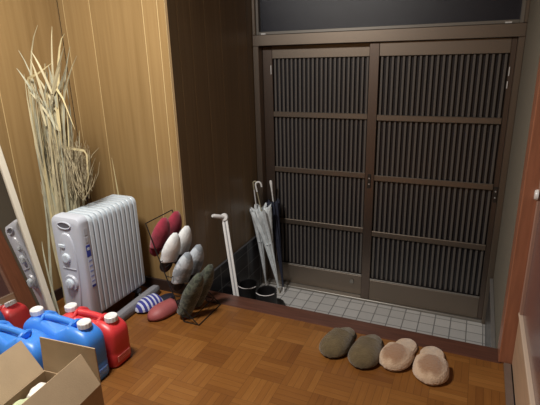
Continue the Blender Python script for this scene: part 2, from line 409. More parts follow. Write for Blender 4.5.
# ------------------------------------------------------------------ oil heater
def oil_heater():
    t = thing('oil_heater', 'white oil-filled finned radiator heater standing against the panelled wall', 'heater', (-1.805, 1.53, 0))
    W = .094
    # fins
    n = 11; y0 = .065; pitch = .0335
    def rr(w, z0, z1, r, y):
        pts = []
        for cx, cz, a0 in ((w - r, z1 - r, 0), (-w + r, z1 - r, 90), (-w + r, z0 + r, 180), (w - r, z0 + r, 270)):
            for k in range(5):
                a = math.radians(a0 + 22.5 * k); pts.append((cx + r * math.cos(a), y, cz + r * math.sin(a)))
        return pts
    first = None
    for i in range(n):
        y = y0 + i * pitch; b = B()
        loft(b, [rr(W - .0025, .0825, .6295, .031, y), rr(W, .08, .632, .034, y + .0025), rr(W, .08, .632, .034, y + .0222), rr(W - .0025, .0825, .6295, .031, y + .0247)])
        obj('fin', b, M_heat, t, smooth=30)
    b = B(); box(b, -W + .03, W - .03, .05, y0 + n * pitch - .012, .11, .595, bev=.01, seg=2); obj('core', b, M_gap, t)
    # control housing
    b = B()
    def hr(y, s, z1=.64):
        pts = []
        prof = []
        for cx, cz, a0 in ((W - .03, z1 - .03, 0), (-W + .03, z1 - .03, 90), (-W + .032, .10, 180), (W - .032, .10, 270)):
            for k in range(6):
                a = math.radians(a0 + 18 * k); pts.append(((cx + .03 * math.cos(a)) * s, y, .37 + (cz + .03 * math.sin(a) - .37) * s))
        return pts
    loft(b, [hr(-.002, .88), hr(.0, .93), hr(.006, .98), hr(.02, 1), hr(.06, 1), hr(.064, .97)])
    h = obj('control_housing', b, M_heatp, t, smooth=35)
    # raised facia
    b = B()
    def fr(y, s):
        pts = []
        for k in range(28):
            a = 2 * PI * k / 28; ca, sa = math.cos(a), math.sin(a)
            z = .335 + (.225 if sa > 0 else .22) * math.copysign(abs(sa) ** .8, sa) * s
            w = (.056 - .014 * smoothstep(.5, .1, z)) * s
            pts.append((math.copysign(abs(ca) ** .7, ca) * w, y, z))
        return pts
    loft(b, [fr(-.002, 1), fr(-.008, .98), fr(-.011, .92)]); obj('facia', b, mat('facia plastic', (.49, .52, .58), .35), h, smooth=35)
    # handle recess: oval ring with dark inside
    b = B(); tube(b, [(.042 * math.cos(a), -.004, .598 + .017 * math.sin(a)) for a in [2 * PI * k / 24 for k in range(24)]], .004, 6, closed=True); obj('handle_rim', b, M_heatp, h, smooth=True)
    b = B(); lathe(b, [(0, 0), (1, 0), (1, .004), (0, .004)], 24, T(0, -.001, .598, rx=PI / 2) @ Matrix.Diagonal((.04, .015, 1, 1))); obj('handle_hole', b, mat('dark handle recess', (.10, .10, .12), .6), h)
    # switches and knobs
    b = B(); box(b, -.05, -.008, -.017, -.008, .478, .498, bev=.004, seg=2); obj('switch', b, M_heat, h)
    b = B(); lathe(b, [(0, .014), (.02, .014), (.025, .011), (.027, 0), (0, 0)], 24, T(-.01, -.009, .425, rx=PI / 2)); 
    box(b, -.013, -.007, -.027, -.018, .405, .445, bev=.002); obj('knob', b, M_heat, h, smooth=30)
    b = B(); lathe(b, [(0, .012), (.04, .012), (.044, .006), (.046, 0), (0, 0)], 32, T(-.002, -.009, .29, rx=PI / 2)); obj('dial_plate', b, mat('grey dial plate', (.42, .44, .49), .35), h, smooth=30)
    b = B(); lathe(b, [(0, .018), (.019, .018), (.025, .015), (.027, 0), (0, 0)], 24, T(-.002, -.018, .29, rx=PI / 2)); box(b, -.005, .001, -.04, -.03, .27, .31, bev=.002); obj('knob', b, M_heat, h, smooth=30)
    b = B(); box(b, -.045, .045, -.014, -.008, .365, .372, bev=.002); obj('facia_line', b, mat('facia groove', (.35, .36, .4), .5), h)
    # stickers on the side of the housing
    b = B(); box(b, W - .0005, W + .0008, .024, .05, .43, .492); obj('sticker', b, mat('blue sticker', (.04, .06, .34), .4), h)
    b = B(); box(b, W - .0005, W + .0007, .026, .052, .265, .425); s2 = obj('sticker', b, mat('pale blue sticker', (.55, .62, .74), .4), h)
    for kx in range(5):
        b = B(); box(b, W + .0005, W + .0012, .028, .05, .29 + kx * .028, .299 + kx * .028); obj('printed_line', b, mat('blue print', (.25, .32, .58), .5), s2)
    b = B(); box(b, W + .0005, W + .0012, .026, .052, .262, .275); obj('printed_line', b, mat('navy print', (.03, .04, .25), .5), s2)
    b = B(); box(b, W + .0005, W + .0013, .029, .045, .465, .480); obj('printed_mark', b, M_heat, h)
    b = B(); box(b, W - .0005, W + .0008, .026, .046, .545, .58); box(b, W - .0005, W + .0008, .026, .046, .505, .535); obj('caution_label', b, mat('grey label', (.42, .45, .5), .5), h)
    # feet
    for y in (.03, .37):
        b = B(); box(b, -.09, .09, y - .018, y + .018, .055, .082, bev=.006, seg=2); ft = obj('foot', b, M_gap, t)
        for s in (-1, 1):
            b = B(); lathe(b, [(0, -.011), (.024, -.011), (.0275, -.006), (.0275, .006), (.024, .011), (0, .011)], 20, T(s * .078, y, .0275, rx=PI / 2)); obj('caster', b, M_black, ft, smooth=30)
    return t
oil_heater()

# ------------------------------------------------------------------ leaning mirror
mt = math.radians(13.2); ma = math.radians(-7)
mir = thing('standing_mirror', 'tall mirror in a cream frame leaning on the left wall, reflecting the heater', 'mirror', (-1.93, 1.50, 0), (0, -mt, ma))
MW, MH = .42, 1.06    # runs towards -Y from its far edge
b = B(); box(b, -.012, -.001, -MW + .02, -.02, .03, MH - .02); obj('backing_board', b, M_card, mir)
b = B(); box(b, -.001, .001, -MW + .03, -.03, .03, MH - .03); obj('mirror_glass', b, M_mirror, mir)
for y0, y1, z0, z1 in ((-.03, 0, 0.004, MH), (-MW, -MW + .04, 0.004, MH)):
    b = B(); box(b, -.014, .012, y0, y1, z0, z1, bev=.003, seg=2); obj('frame_side', b, M_cream, mir)
for z0, z1 in ((0.004, .044), (MH - .04, MH)):
    b = B(); box(b, -.014, .011, -MW + .04, -.03, z0, z1, bev=.003, seg=2); obj('frame_rail', b, M_cream, mir)

# ------------------------------------------------------------------ dried leaves
pl = thing('dried_leaf_bundle', 'tall bundle of dried pale straw-coloured leaves standing in the corner behind the heater', 'dried plant', (-1.97, 1.64, 0))
def ribbon(b, pts, w, twist=0):
    pts = [Vector(p) for p in pts]; n = len(pts); prev = None
    L = []
    for i, p in enumerate(pts):
        t = (pts[min(i + 1, n - 1)] - pts[max(i - 1, 0)]).normalized()
        side = t.cross(Vector((.35, -1, .1))).normalized()
        side = (Matrix.Rotation(twist * (i / (n - 1)) + twist * .5, 3, t) @ side)
        nn = t.cross(side)
        u = i / (n - 1); ww = w * (math.sin(min(1, u * 4 + .25) * PI / 2)) * (1 - u ** 3) + .0008
        L.append([p + side * ww, p + nn * ww * .25 + nn * .0006, p - side * ww, p + nn * ww * .25 - nn * .0008])
    loft(b, L)
def bez(p0, p1, p2, p3, n=12):
    o = []
    for i in range(n + 1):
        t = i / n; s = 1 - t
        o.append(tuple(s ** 3 * a + 3 * s * s * t * b_ + 3 * s * t * t * c + t ** 3 * d_ for a, b_, c, d_ in zip(p0, p1, p2, p3)))
    return o
def leafobj(pts, w, m, tw=0):
    b = B(); loc = [(x + 1.97, y - 1.64, z) for x, y, z in pts]
    ribbon(b, loc, w, tw); return obj('leaf', b, m, pl, smooth=True)
rl = random.Random(11)
mats3 = [M_leaf, M_leafg, M_leaf, M_leafg, M_leafy]
for i in range(84):
    bx = -1.97 + rl.uniform(-.04, .045); by = 1.66 + rl.uniform(-.05, .04)
    k = rl.uniform(-1, 1); ty = 1.71 + rl.uniform(-.06, .06); tz = rl.uniform(1.0, 1.36)
    mx = -1.975 + k * .125 - .02; tx = -1.955 + k * .075 + rl.uniform(-.03, .03)
    leafobj(bez((bx, by, .005), (bx, by, .42), (mx, ty, .85), (tx, ty, tz)), rl.uniform(.004, .0085), mats3[i % 5], rl.uniform(-1.2, 1.2))
for i in range(16):      # short crossing blades near the top
    x0 = -1.955 + rl.uniform(-.07, .07); z0 = rl.uniform(.95, 1.25); a_ = rl.uniform(-.5, .5); y0 = 1.68 + rl.uniform(-.04, .03)
    leafobj(bez((x0, y0, z0), (x0 + a_ * .08, y0, z0 + .06), (x0 + a_ * .2, y0, z0 + .14), (x0 + a_ * .32, y0 - .01, z0 + .2)), .005, mats3[i % 3], .4)
spec = [
 ((-1.96, 1.62, .01), (-2.06, 1.66, .5), (-2.10, 1.71, .95), (-2.11, 1.71, 1.22), .009, M_leafy),
 ((-1.94, 1.62, .01), (-2.0, 1.66, .5), (-2.07, 1.71, .8), (-2.105, 1.71, 1.12), .012, M_leafy),
 ((-1.94, 1.62, .01), (-1.96, 1.66, .5), (-2.04, 1.70, .8), (-2.07, 1.71, 1.1), .012, M_leafy),
 ((-1.93, 1.62, .01), (-1.94, 1.66, .5), (-1.99, 1.70, .8), (-2.03, 1.71, 1.05), .010, M_leafy),
 ((-1.97, 1.64, .01), (-2.08, 1.70, .9), (-2.14, 1.71, 1.35), (-1.965, 1.71, 1.535), .006, M_leaf),
 ((-1.97, 1.64, .01), (-1.96, 1.70, .9), (-1.93, 1.71, 1.35), (-1.873, 1.71, 1.525), .006, M_leaf),
 ((-1.97, 1.64, .01), (-1.94, 1.70, .9), (-1.90, 1.71, 1.45), (-1.80, 1.71, 1.49), .007, M_leafy),
 ((-1.96, 1.64, .01), (-2.0, 1.70, .9), (-2.0, 1.71, 1.25), (-2.125, 1.71, 1.425), .005, M_leafg),
 ((-1.96, 1.64, .01), (-1.98, 1.70, .9), (-1.92, 1.71, 1.2), (-1.745, 1.71, 1.39), .006, M_leaf),
 ((-1.96, 1.64, .01), (-1.93, 1.70, .9), (-1.90, 1.71, 1.2), (-1.78, 1.71, 1.43), .005, M_leafg),
 ((-1.96, 1.62, .01), (-2.06, 1.64, .3), (-2.09, 1.67, .62), (-2.11, 1.70, .80), .007, M_leaf),
 ((-2.02, 1.56, .01), (-2.06, 1.58, .3), (-2.03, 1.63, .42), (-2.09, 1.67, .76), .006, M_leafg),
 ((-1.95, 1.53, .01), (-2.01, 1.55, .22), (-2.05, 1.57, .36), (-2.09, 1.61, .44), .004, M_leafg),
]
for p0, p1, p2, p3, w, m in spec: leafobj(bez(p0, p1, p2, p3), w, m, .3)
# kinked blades: fall over from a fold
def kink(pts, w, m): leafobj(pts, w, m, 0)
kink([(-1.95, 1.64, .01), (-2.05, 1.67, .5), (-2.11, 1.70, .95), (-2.085, 1.70, 1.27), (-2.07, 1.69, 1.29), (-1.98, 1.68, 1.315), (-1.87, 1.67, 1.36)], .008, M_leafy)
kink([(-1.94, 1.64, .01), (-1.94, 1.67, .6), (-1.90, 1.68, 1.05), (-1.885, 1.68, 1.24), (-1.875, 1.675, 1.25), (-1.835, 1.67, 1.2), (-1.775, 1.66, 1.05)], .008, M_leafy)
kink([(-1.95, 1.64, .01), (-1.96, 1.68, .6), (-1.94, 1.70, .93), (-1.92, 1.70, .95), (-1.85, 1.70, .945), (-1.78, 1.70, .94), (-1.765, 1.70, .92), (-1.778, 1.70, .80), (-1.84, 1.70, .675)], .006, M_leafy)
kink([(-1.84, 1.99, .01), (-1.86, 1.99, .5), (-1.87, 1.98, .84)], .006, M_leafy)
# thicket of fine stalks at right of the bundle
b = B()
for i in range(420):
    z0 = rl.uniform(.3, .66) if i % 3 == 0 else rl.uniform(.67, .88)
    cx = rl.uniform(-.06, .06) if z0 < .67 else rl.uniform(-.05, .185 - (z0 - .67) * .1)
    sy = rl.uniform(.02, .12); ln = rl.uniform(.08, .26)
    dx = rl.uniform(-.07, .07) if z0 > .67 else rl.uniform(-.05, .0); dy = rl.uniform(-.03, .03)
    zt = min(z0 + ln, 1.10 - max(0, cx) * 1.0)
    if zt < z0 + .05: continue
    tube(b, [(cx, sy, z0), (cx + dx * .5 + rl.uniform(-.014, .014), sy + dy * .5, (z0 + zt) / 2), (cx + dx, sy + dy, zt)], [.0024, .002, .0009], 4)
for i in range(26):      # the stems that carry the thicket over the heater's top
    sx = rl.uniform(.0, .05); sy = rl.uniform(.02, .10); e = rl.uniform(.0, .19)
    tube(b, [(sx, sy, .2), (sx, sy, .55), (min(sx + .01, .065), sy, .67), (sx * .4 + e * .7, sy, .78), (sx * .2 + e, sy, .93)], [.003, .003, .0028, .002, .001], 4)
for i in range(40):
    sx = rl.uniform(0, .08); sy = rl.uniform(.0, .08)
    tube(b, [(sx * .5, sy, .004), (sx, sy + .02, .35), (sx + rl.uniform(-.02, .05), sy + .03, .8)], [.003, .0025, .0012], 4)
o = obj('fine_stalks', b, M_twig, pl); o['kind'] = 'stuff'

# ------------------------------------------------------------------ jerry cans
def jug(label, loc, m, L, Wd, H, name='fuel_can', lab=None, rz=0, caps=((1, .0305), (-1, .0295))):
    t = thing(name, label, 'fuel can', loc, (0, 0, rz), None)
    b = B(); nu = 48; rings = []
    def top(x):      # shoulder line along the length: raised shoulders, valley for the grip
        u = abs(x) / (L / 2)
        return H - .028 * smoothstep(.55, 1.0, u)
    # body from stacked superellipse rings
    def ring(z, s, ex=.0):
        pts = []
        for k in range(nu):
            a = 2 * PI * k / nu; c, s_ = math.cos(a), math.sin(a)
            x = math.copysign(abs(c) ** .35, c) * (L / 2) * s[0]; y = math.copysign(abs(s_) ** .35, s_) * (Wd / 2) * s[1]
            pts.append((x, y, z - (.022 * smoothstep(.5, 1, abs(x) / (L / 2)) if ex else 0) * ex))
        return pts
    sh = H
    rings = [ring(.0, (.93, .88)), ring(.006, (.975, .955)), ring(.02, (1, 1)), ring(sh * .3, (1, 1)), ring(sh * .34, (.99, .985)), ring(sh * .38, (1, 1)),
             ring(sh * .72, (1, 1), 0), ring(sh * .82, (.985, .97), .4), ring(sh * .9, (.955, .90), .7), ring(sh * .96, (.90, .76), .9), ring(sh * .99, (.84, .60), 1), ring(sh, (.78, .42), 1)]
    # valley in the middle for the grip, on the upper rings
    out = []
    for i, r in enumerate(rings):
        rr = []
        for x, y, z in r:
            if i >= 6:
                v = (1 - smoothstep(.20, .38, abs(x + .01) / (L / 2))) * (1 if i >= 8 else (.15, .6)[i - 6])
                z = z - .05 * v
                y = y * (1 - .12 * v)
            rr.append((x, y, z))
        out.append(rr)
    loft(b, out); body = obj('body', b, m, t, smooth=60)
    # ribs standing on the shoulders either side of the grip
    for s in (-1, 1):
        b = B(); tube(b, [(s * L * .17, -Wd * .40, H - .055), (s * L * .205, -Wd * .30, H - .012), (s * L * .215, -Wd * .1, H + .004), (s * L * .215, Wd * .1, H + .004), (s * L * .205, Wd * .30, H - .012), (s * L * .17, Wd * .40, H - .055)], .008, 8); obj('shoulder_rib', b, m, body, smooth=True)
    b = B(); pts = bez((-L * .23, 0, H - .010), (-L * .16, 0, H + .002), (L * .16, 0, H + .002), (L * .23, 0, H - .010), 10)
    tube(b, pts, [.02, .018, .0165, .016, .0155, .0155, .0155, .016, .0165, .018, .02], 12); obj('handle', b, m, t, smooth=True)
    for s, rc in caps:
        cx = s * L * .36
        b = B(); lathe(b, [(0, -.02), (rc * .92, -.02), (rc * .92, 0), (0, 0)], 24, T(cx, 0, H)); obj('neck', b, m, t)
        b = B(); n = 48; rg = []
        for q, (r_, z) in enumerate([(rc, -.004), (rc * 1.0, .014), (rc * .97, .018), (rc * .85, .0205), (rc * .8, .019), (.001, .019)]):
            rg.append([((r_ - (.0012 if (k % 4 < 2 and q < 2) else 0)) * math.cos(2 * PI * k / n), (r_ - (.0012 if (k % 4 < 2 and q < 2) else 0)) * math.sin(2 * PI * k / n), z) for k in range(n)])
        for r__ in rg:
            for j, p in enumerate(r__): r__[j] = (p[0] + cx, p[1], p[2] + H)
        loft(b, rg); obj('cap', b, M_capw, t, smooth=50)
    # moulded label on the end face
    if lab:
        b = B(); box(b, L / 2 - .001, L / 2 + .0012, -Wd * .30, Wd * .28, .03, .06); lb = obj('moulded_label', b, mat(lab[0], lab[1], .5), t)
        for k in range(3):
            b = B(); box(b, L / 2 + .001, L / 2 + .0018, -Wd * .26, Wd * .22, .035 + k * .009, .0375 + k * .009); obj('printed_line', b, m, lb)
    return t
jug('red plastic fuel can with white caps standing farthest back, nearest the heater', (-1.58, 1.402, 0), M_red, .345, .137, .226, lab=('pale red label', (.7, .25, .22)))
jug('blue fuel can with two white caps, standing between the red can and the cardboard box', (-1.615, 1.262, 0), M_blue, .40, .137, .272, lab=('pale blue label', (.25, .42, .75)))
jug('blue plastic fuel can at the left edge, mostly hidden behind the cardboard box flap', (-1.748, 1.12, 0), M_blue, .39, .137, .272, caps=((-1, .0305),))

# ------------------------------------------------------------------ cardboard box
cb = thing('cardboard_box', 'open cardboard box with raised flaps and packing paper inside', 'box', (-1.302, .868, 0), (0, 0, math.radians(5)))
bw, bd, bh = .133, .165, .22       # half sizes
th = .004
for nm, a in (('left', (-bw, -bw + th, -bd, bd)), ('right', (bw - th, bw, -bd, bd)), ('back', (-bw + th, bw - th, bd - th, bd)), ('front', (-bw + th, bw - th, -bd, -bd + th))):
    b = B(); box(b, *a, .004, bh); obj('side_panel', b, M_card, cb)
b = B(); box(b, -bw, bw, -bd, bd, 0, .004); obj('bottom_panel', b, M_card, cb)
def flap(p0, p1, out, L):
    """sheet hinged on p0-p1, rising along vector out (unit)"""
    p0, p1, out = Vector(p0), Vector(p1), Vector(out).normalized(); e = (p1 - p0).normalized(); n = e.cross(out).normalized() * th / 2
    i = .006
    q = [p0, p1, p1 + out * L - e * i, p0 + out * L + e * i]
    b = B(); loft(b, [[v + n for v in q], [v - n for v in q]]); 
    return obj('flap', b, M_card, cb)
flap((-bw, bd, bh), (bw, bd, bh), (0, .03, 1), .148)           # back, upright
flap((bw, bd - .004, bh), (bw, -bd, bh), (-.5, 0, 1), .138)     # right, leaning in
flap((-bw, bd - .004, bh), (-bw, -bd, bh), (-.62, 0, 1), .148)   # left, leaning out
flap((-bw, -bd, bh), (bw, -bd, bh), (0, -1, -.6), .148)
b = B()
def crumple(b, cx, cy, cz, r, seed, sq=.55):
    rr = bmesh.ops.create_icosphere(b, subdivisions=4, radius=r)
    for v in rr['verts']:
        d = noise.noise(v.co * 22 + Vector((seed, 0, 0))) * .35 + noise.noise(v.co * 50 + Vector((0, seed, 0))) * .15
        v.co *= 1 + d; v.co.z *= sq; v.co += Vector((cx, cy, cz))
pp = thing('packing_paper', 'crumpled white packing paper inside the open cardboard box', 'paper', (-1.345, .925, .19))
crumple(b, 0, 0, 0, .06, 3, .9); obj('crumpled_sheet', b, M_paper, pp)
b = B(); crumple(b, 0, 0, 0, .05, 9, .8); o = obj('green_cloth', b, M_greenc); o.location = (-1.325, .815, .222); tag(o, 'pale green cloth beside the white paper in the cardboard box', 'cloth')
b = B(); crumple(b, 0, 0, 0, .08, 19, .8); o = obj('crumpled_sheet', b, M_paper, pp); o.location = (.05, -.01, -.12)

# ------------------------------------------------------------------ slippers
TAPER = [0]
def outline(t, L, W, fem=.1):
    """half width along length t 0 heel..1 toe"""
    e = .5
    a = math.sqrt(max(0, 1 - ((t - .2) / .2) ** 2)) if t < .2 else 1
    c = math.sqrt(max(0, 1 - ((t - .72) / .28) ** 2)) if t > .72 else 1
    w = (.82 + .18 * smoothstep(.25, .65, t))
    w *= 1 - TAPER[0] * smoothstep(.5, 1, t)
    return W / 2 * w * min(a, c)
def slipper(name, label, loc, rot, L, W, H, msole, mup, mins, soleT=.018, open_t=.42, fluff=0, group=None, seed=0, parent_cat='slipper', pinch=0, insl=None):
    t = thing(name, label, parent_cat, loc, rot, group)
    ns = 22
    def ts(): return [0.5 - .5 * math.cos(PI * i / ns) for i in range(ns + 1)]
    # sole: closed slab with rounded edge
    def slab(b, z0, z1, inset, t0=0, t1=1):
        prof = [(z0, .88), (z0 + (z1 - z0) * .25, 1), (z0 + (z1 - z0) * .7, 1), (z1, .9)]
        ks = ts(); rings = []
        for z, s in prof:
            r = []
            for q in ks: r.append((outline(q, L, W) * s - inset, (q - .5) * L * (1 - (1 - s) * .25), z))
            for q in ks[::-1][1:-1]: r.append((-(outline(q, L, W) * s - inset), (q - .5) * L * (1 - (1 - s) * .25), z))
            rings.append(r)
        loft(b, rings)
    b = B(); slab(b, 0, soleT, 0)
    obj('sole', b, msole, t, smooth=50)
    b = B(); slab(b, soleT - .004, soleT + .006, .006); 
    if fluff:
        for v in b.verts:
            v.co += v.co.normalized() * 0
    obj('insole', b, mins, t, smooth=50)
    # upper: dome from open_t to toe
    b = B(); nu, nv = 20, 26; grid = []
    for i in range(nu + 1):
        q = open_t + (1.02 - open_t) * (i / nu) ** .8
        qq = min(q, .999)
        row = []
        hh = H * (math.sqrt(max(0, 1 - max(0, (q - .55) / .47) ** 2.2)))
        hw = outline(qq, L, W) + .004
        for j in range(nv + 1):
            a = PI * j / nv
            x = math.cos(a) * hw; sy = max(0, math.sin(a))
            z = soleT * .6 + (hh) * sy ** .75
            # the opening edge dips at centre
            yq = q - (.0 if i else 0) + (.06 * (sy ** 2) * (1 - i / nu) if open_t > .2 else 0)
            y = (min(yq, 1.02) - .5) * L
            p = Vector((x, y, z))
            if pinch: p.z -= pinch * math.exp(-(x / .012) ** 2) * smoothstep(.95, .7, q)
            row.append(p)
        grid.append(row)
    V = [[b.verts.new(p) for p in r] for r in grid]
    for i in range(nu):
        for j in range(nv): b.faces.new((V[i][j], V[i + 1][j], V[i + 1][j + 1], V[i][j + 1]))
    o = obj('upper', b, mup, t, smooth='all')
    sd = o.modifiers.new('thick', 'SOLIDIFY'); sd.thickness = .006 if not fluff else .012; sd.offset = -.2
    if fluff:
        sb = o.modifiers.new('sub', 'SUBSURF'); sb.levels = 2; sb.render_levels = 2
        tx = bpy.data.textures.new('fluff', 'CLOUDS'); tx.noise_scale = .006; tx.noise_depth = 2
        dp = o.modifiers.new('fluff', 'DISPLACE'); dp.texture = tx; dp.strength = fluff; dp.mid_level = .5
    return t
def fur(b_o):
    pass
M_olive = patch_mat('olive fleece', (.088, .060, .023), (.125, .088, .036), 22, lo=.35, hi=.65)
M_olives = mat('dark olive sole', (.05, .042, .026), .9)
M_tan = mat('cream fur', (.62, .44, .29), .95, sheen=.5, bump=1, bscale=300, var=.12, vscale=60)
def tan_upper():
    m = mat('cream fur with brown patch', (.62, .44, .29), .95, sheen=.5, bump=1, bscale=300)
    nt = m.node_tree; bb = nt.nodes['Principled BSDF']; N = nt.nodes; Lk = nt.links
    tc = N.new('ShaderNodeTexCoord'); mp = N.new('ShaderNodeMapping'); mp.vector_type = 'POINT'
    mp.inputs['Location'].default_value = (0, -.05, 0); mp.inputs['Scale'].default_value = (1, .8, 0)
    ln = N.new('ShaderNodeVectorMath'); ln.operation = 'LENGTH'; nz = N.new('ShaderNodeTexNoise'); nz.inputs['Scale'].default_value = 28
    Lk.new(tc.outputs['Object'], mp.inputs[0]); Lk.new(mp.outputs[0], ln.inputs[0]); Lk.new(tc.outputs['Object'], nz.inputs['Vector'])
    ad = N.new('ShaderNodeMath'); ad.operation = 'MULTIPLY_ADD'; ad.inputs[1].default_value = .04; Lk.new(nz.outputs['Fac'], ad.inputs[0]); Lk.new(ln.outputs['Value'], ad.inputs[2])
    r = N.new('ShaderNodeValToRGB'); e = r.color_ramp.elements; e[0].position = .06; e[0].color = (.34, .19, .105, 1); e[1].position = .078; e[1].color = (.64, .46, .31, 1)
    Lk.new(ad.outputs[0], r.inputs[0]); Lk.new(r.outputs[0], bb.inputs['Base Color']); return m
M_tanu = tan_upper()
# toes point to the viewer: local +Y is the toe
g1 = 'olive slippers on the floor'; g2 = 'cream slippers on the floor'
slipper('fleece_slipper', 'olive brown fleece slipper, leftmost of the four on the floor by the step', (-.512, 1.915, 0.001), (0, 0, PI + math.radians(-9)), .262, .125, .055, M_olives, M_olive, M_olive, fluff=.003, group=g1, open_t=.3)
slipper('fleece_slipper', 'olive brown fleece slipper lying beside the cream furry pair', (-.368, 1.895, 0.001), (0, 0, PI + math.radians(-4)), .268, .128, .055, M_olives, M_olive, M_olive, fluff=.003, group=g1, open_t=.3)
slipper('furry_slipper', 'cream furry slipper with brown patch, next to the olive pair', (-.222, 1.928, 0.001), (0, 0, PI + math.radians(-14)), .262, .128, .056, M_tan, M_tanu, M_tan, fluff=.005, group=g2, open_t=.45)
slipper('furry_slipper', 'cream furry slipper with brown patch, rightmost of the four on the floor', (-.078, 1.90, 0.001), (0, 0, PI + math.radians(2)), .268, .136, .056, M_tan, M_tanu, M_tan, fluff=.005, group=g2, open_t=.45)

# ------------------------------------------------------------------ slipper rack
rk = thing('slipper_rack', 'black wire slipper rack leaning up beside the heater', 'slipper rack', (-1.40, 1.92, 0))
def rp(x, y, z): return (x + 1.40, y - 1.92, z)
for y in (1.80, 2.035):
    b = B(); tube(b, [rp(-1.53, y, .548), rp(-1.47, y, .36), rp(-1.385, y, .12), rp(-1.345, y, .004)], .003, 6); obj('side_bar', b, M_wire, rk, smooth=True)
b = B(); tube(b, [rp(-1.53, 1.80, .548), rp(-1.53, 2.035, .548)], .003, 6); obj('top_bar', b, M_wire, rk)
b = B(); tube(b, [rp(-1.345, 1.80, .004), rp(-1.25, 1.80, .004), rp(-1.25, 2.035, .004), rp(-1.345, 2.035, .004)], .003, 6); obj('foot_loop', b, M_wire, rk)
for y in (1.80, 2.035):
    b = B(); tube(b, [rp(-1.385, y, .12), rp(-1.255, y, .004)], .003, 6); obj('brace', b, M_wire, rk)
tiers = [(-1.512, .345), (-1.455, .262), (-1.395, .155), (-1.35, .035)]
for x, z in tiers:
    b = B(); xb = -1.345 - (z / .548) * .185
    tube(b, [rp(xb, 1.80, z), rp(x + .055, 1.80, z - .004), rp(x + .055, 2.035, z - .004), rp(xb, 2.035, z)], .0025, 6)
    tube(b, [rp(xb, 1.80, z + .05), rp(xb, 2.035, z + .05)], .0025, 6); obj('tier', b, M_wire, rk)

def rack_slipper(label, group, base, top_dir, name, cols, L=.245, W=.1, H=.05, face=(.72, -.35), fluff=.004, pinch=.0, ot=.38, soleT=.014):
    """base = heel point; top_dir = unit heel->toe; face = horizontal direction the vamp looks to"""
    Yv = Vector(top_dir).normalized()
    Zv = Vector((face[0], face[1], 0)); Zv = (Zv - Yv * Zv.dot(Yv)).normalized()
    Xv = Yv.cross(Zv).normalized()
    R = Matrix((Xv, Yv, Zv)).transposed()
    ctr = Vector(base) + Yv * L / 2
    return slipper(name, label, ctr, R.to_euler(), L, W, H, cols[0], cols[1], cols[2], soleT=soleT, open_t=ot, fluff=fluff, group=group, pinch=pinch)
M_crim = mat('crimson towelling', (.30, .018, .045), .9, sheen=.4, bump=.6, bscale=200, var=.2, vscale=25)
M_crimd = mat('dark crimson lining', (.16, .012, .03), .9)
M_wht = patch_mat('white plush', (.72, .75, .76), (.86, .88, .88), 25)
M_gry = patch_mat('grey mottled plush', (.26, .30, .34), (.55, .60, .65), 22)
M_camo = patch_mat('camouflage cloth', (.035, .045, .03), (.11, .13, .09), 26, third=(.055, .06, .045))
up = (.34, .04, .93)
TAPER[0] = .38
for k, yy in enumerate((1.862, 1.972)):
    near = k == 0
    rack_slipper('crimson slipper at the top of the wire rack, ' + ('nearer the viewer' if near else 'nearer the wall'), 'crimson slippers on the rack', (-1.55, yy, .34), up, 'crimson_slipper', (M_crimd, M_crim, M_crimd), L=.24, W=.092, H=.036, ot=.25, fluff=.002)
    rack_slipper('white plush slipper on the second tier of the rack, ' + ('left one' if near else 'right one'), 'white slippers on the rack', (-1.495, yy, .252), up, 'white_slipper', (M_black, M_wht, M_black), L=.25, W=.092, H=.038, ot=.3, fluff=.002)
    rack_slipper('mottled grey slipper on the third tier of the rack, ' + ('left one' if near else 'right one'), 'grey slippers on the rack', (-1.432, yy + .005, .148), up, 'grey_slipper', (M_black, M_gry, M_black), L=.25, W=.1, H=.04, ot=.25, fluff=.002)
    rack_slipper('camouflage slipper on the lowest tier of the rack, ' + ('front one' if near else 'back one'), 'camouflage slippers on the rack', (-1.395, yy - .015, .012), (.42, .05, .90), 'camouflage_slipper', (M_black, M_camo, M_black), L=.30, W=.1, H=.04, ot=.08, fluff=.002)
TAPER[0] = 0
# slippers on the floor beside the rack
M_strip = stripe_mat('blue and white striped cloth', (.03, .035, .26), (.55, .58, .72), 40, duty=.42)
M_pinks = mat('dusty red slip-on', (.33, .085, .085), .55, var=.12, vscale=14)
M_pinkd = mat('dark inside', (.03, .015, .016), .9)
M_navy = mat('navy sole', (.015, .015, .03), .7)
def face_dir(dx, dy): return math.atan2(-dx, dy)
slipper('striped_slipper', 'blue and white striped slipper on the floor between the heater and the red shoe', (-1.603, 1.895, .001), (0, 0, face_dir(-.34, -1)), .25, .096, .055, M_navy, M_strip, M_navy, open_t=.4, fluff=.002)
slipper('slip_on_shoe', 'dusty red slip-on shoe on the floor in front of the wire rack', (-1.487, 1.865, .001), (0, 0, face_dir(-.30, -1)), .27, .098, .055, M_pinks, M_pinks, M_pinkd, open_t=.34)

# grey mat on edge along the heater
mm = B(); 
def padr(y, s, zz): 
    return [(x_ * s, y, z_) for x_, z_ in ((-.02, .004), (.02, .004), (.025, .012), (.025, zz - .012), (.018, zz), (-.018, zz), (-.025, zz - .012), (-.025, .012))]
loft(mm, [padr(-.23, .6, .04), padr(-.22, .9, .046), padr(-.19, 1, .05), padr(.19, 1, .058), padr(.22, .9, .056), padr(.23, .6, .05)])
o = obj('folded_mat', mm, mat('grey felt', (.20, .20, .22), .95, bump=.4, bscale=200), smooth=40); o.location = (-1.678, 1.79, 0); o.rotation_euler = (0, 0, math.radians(1)); tag(o, 'long grey folded felt mat lying along the foot of the heater', 'mat')

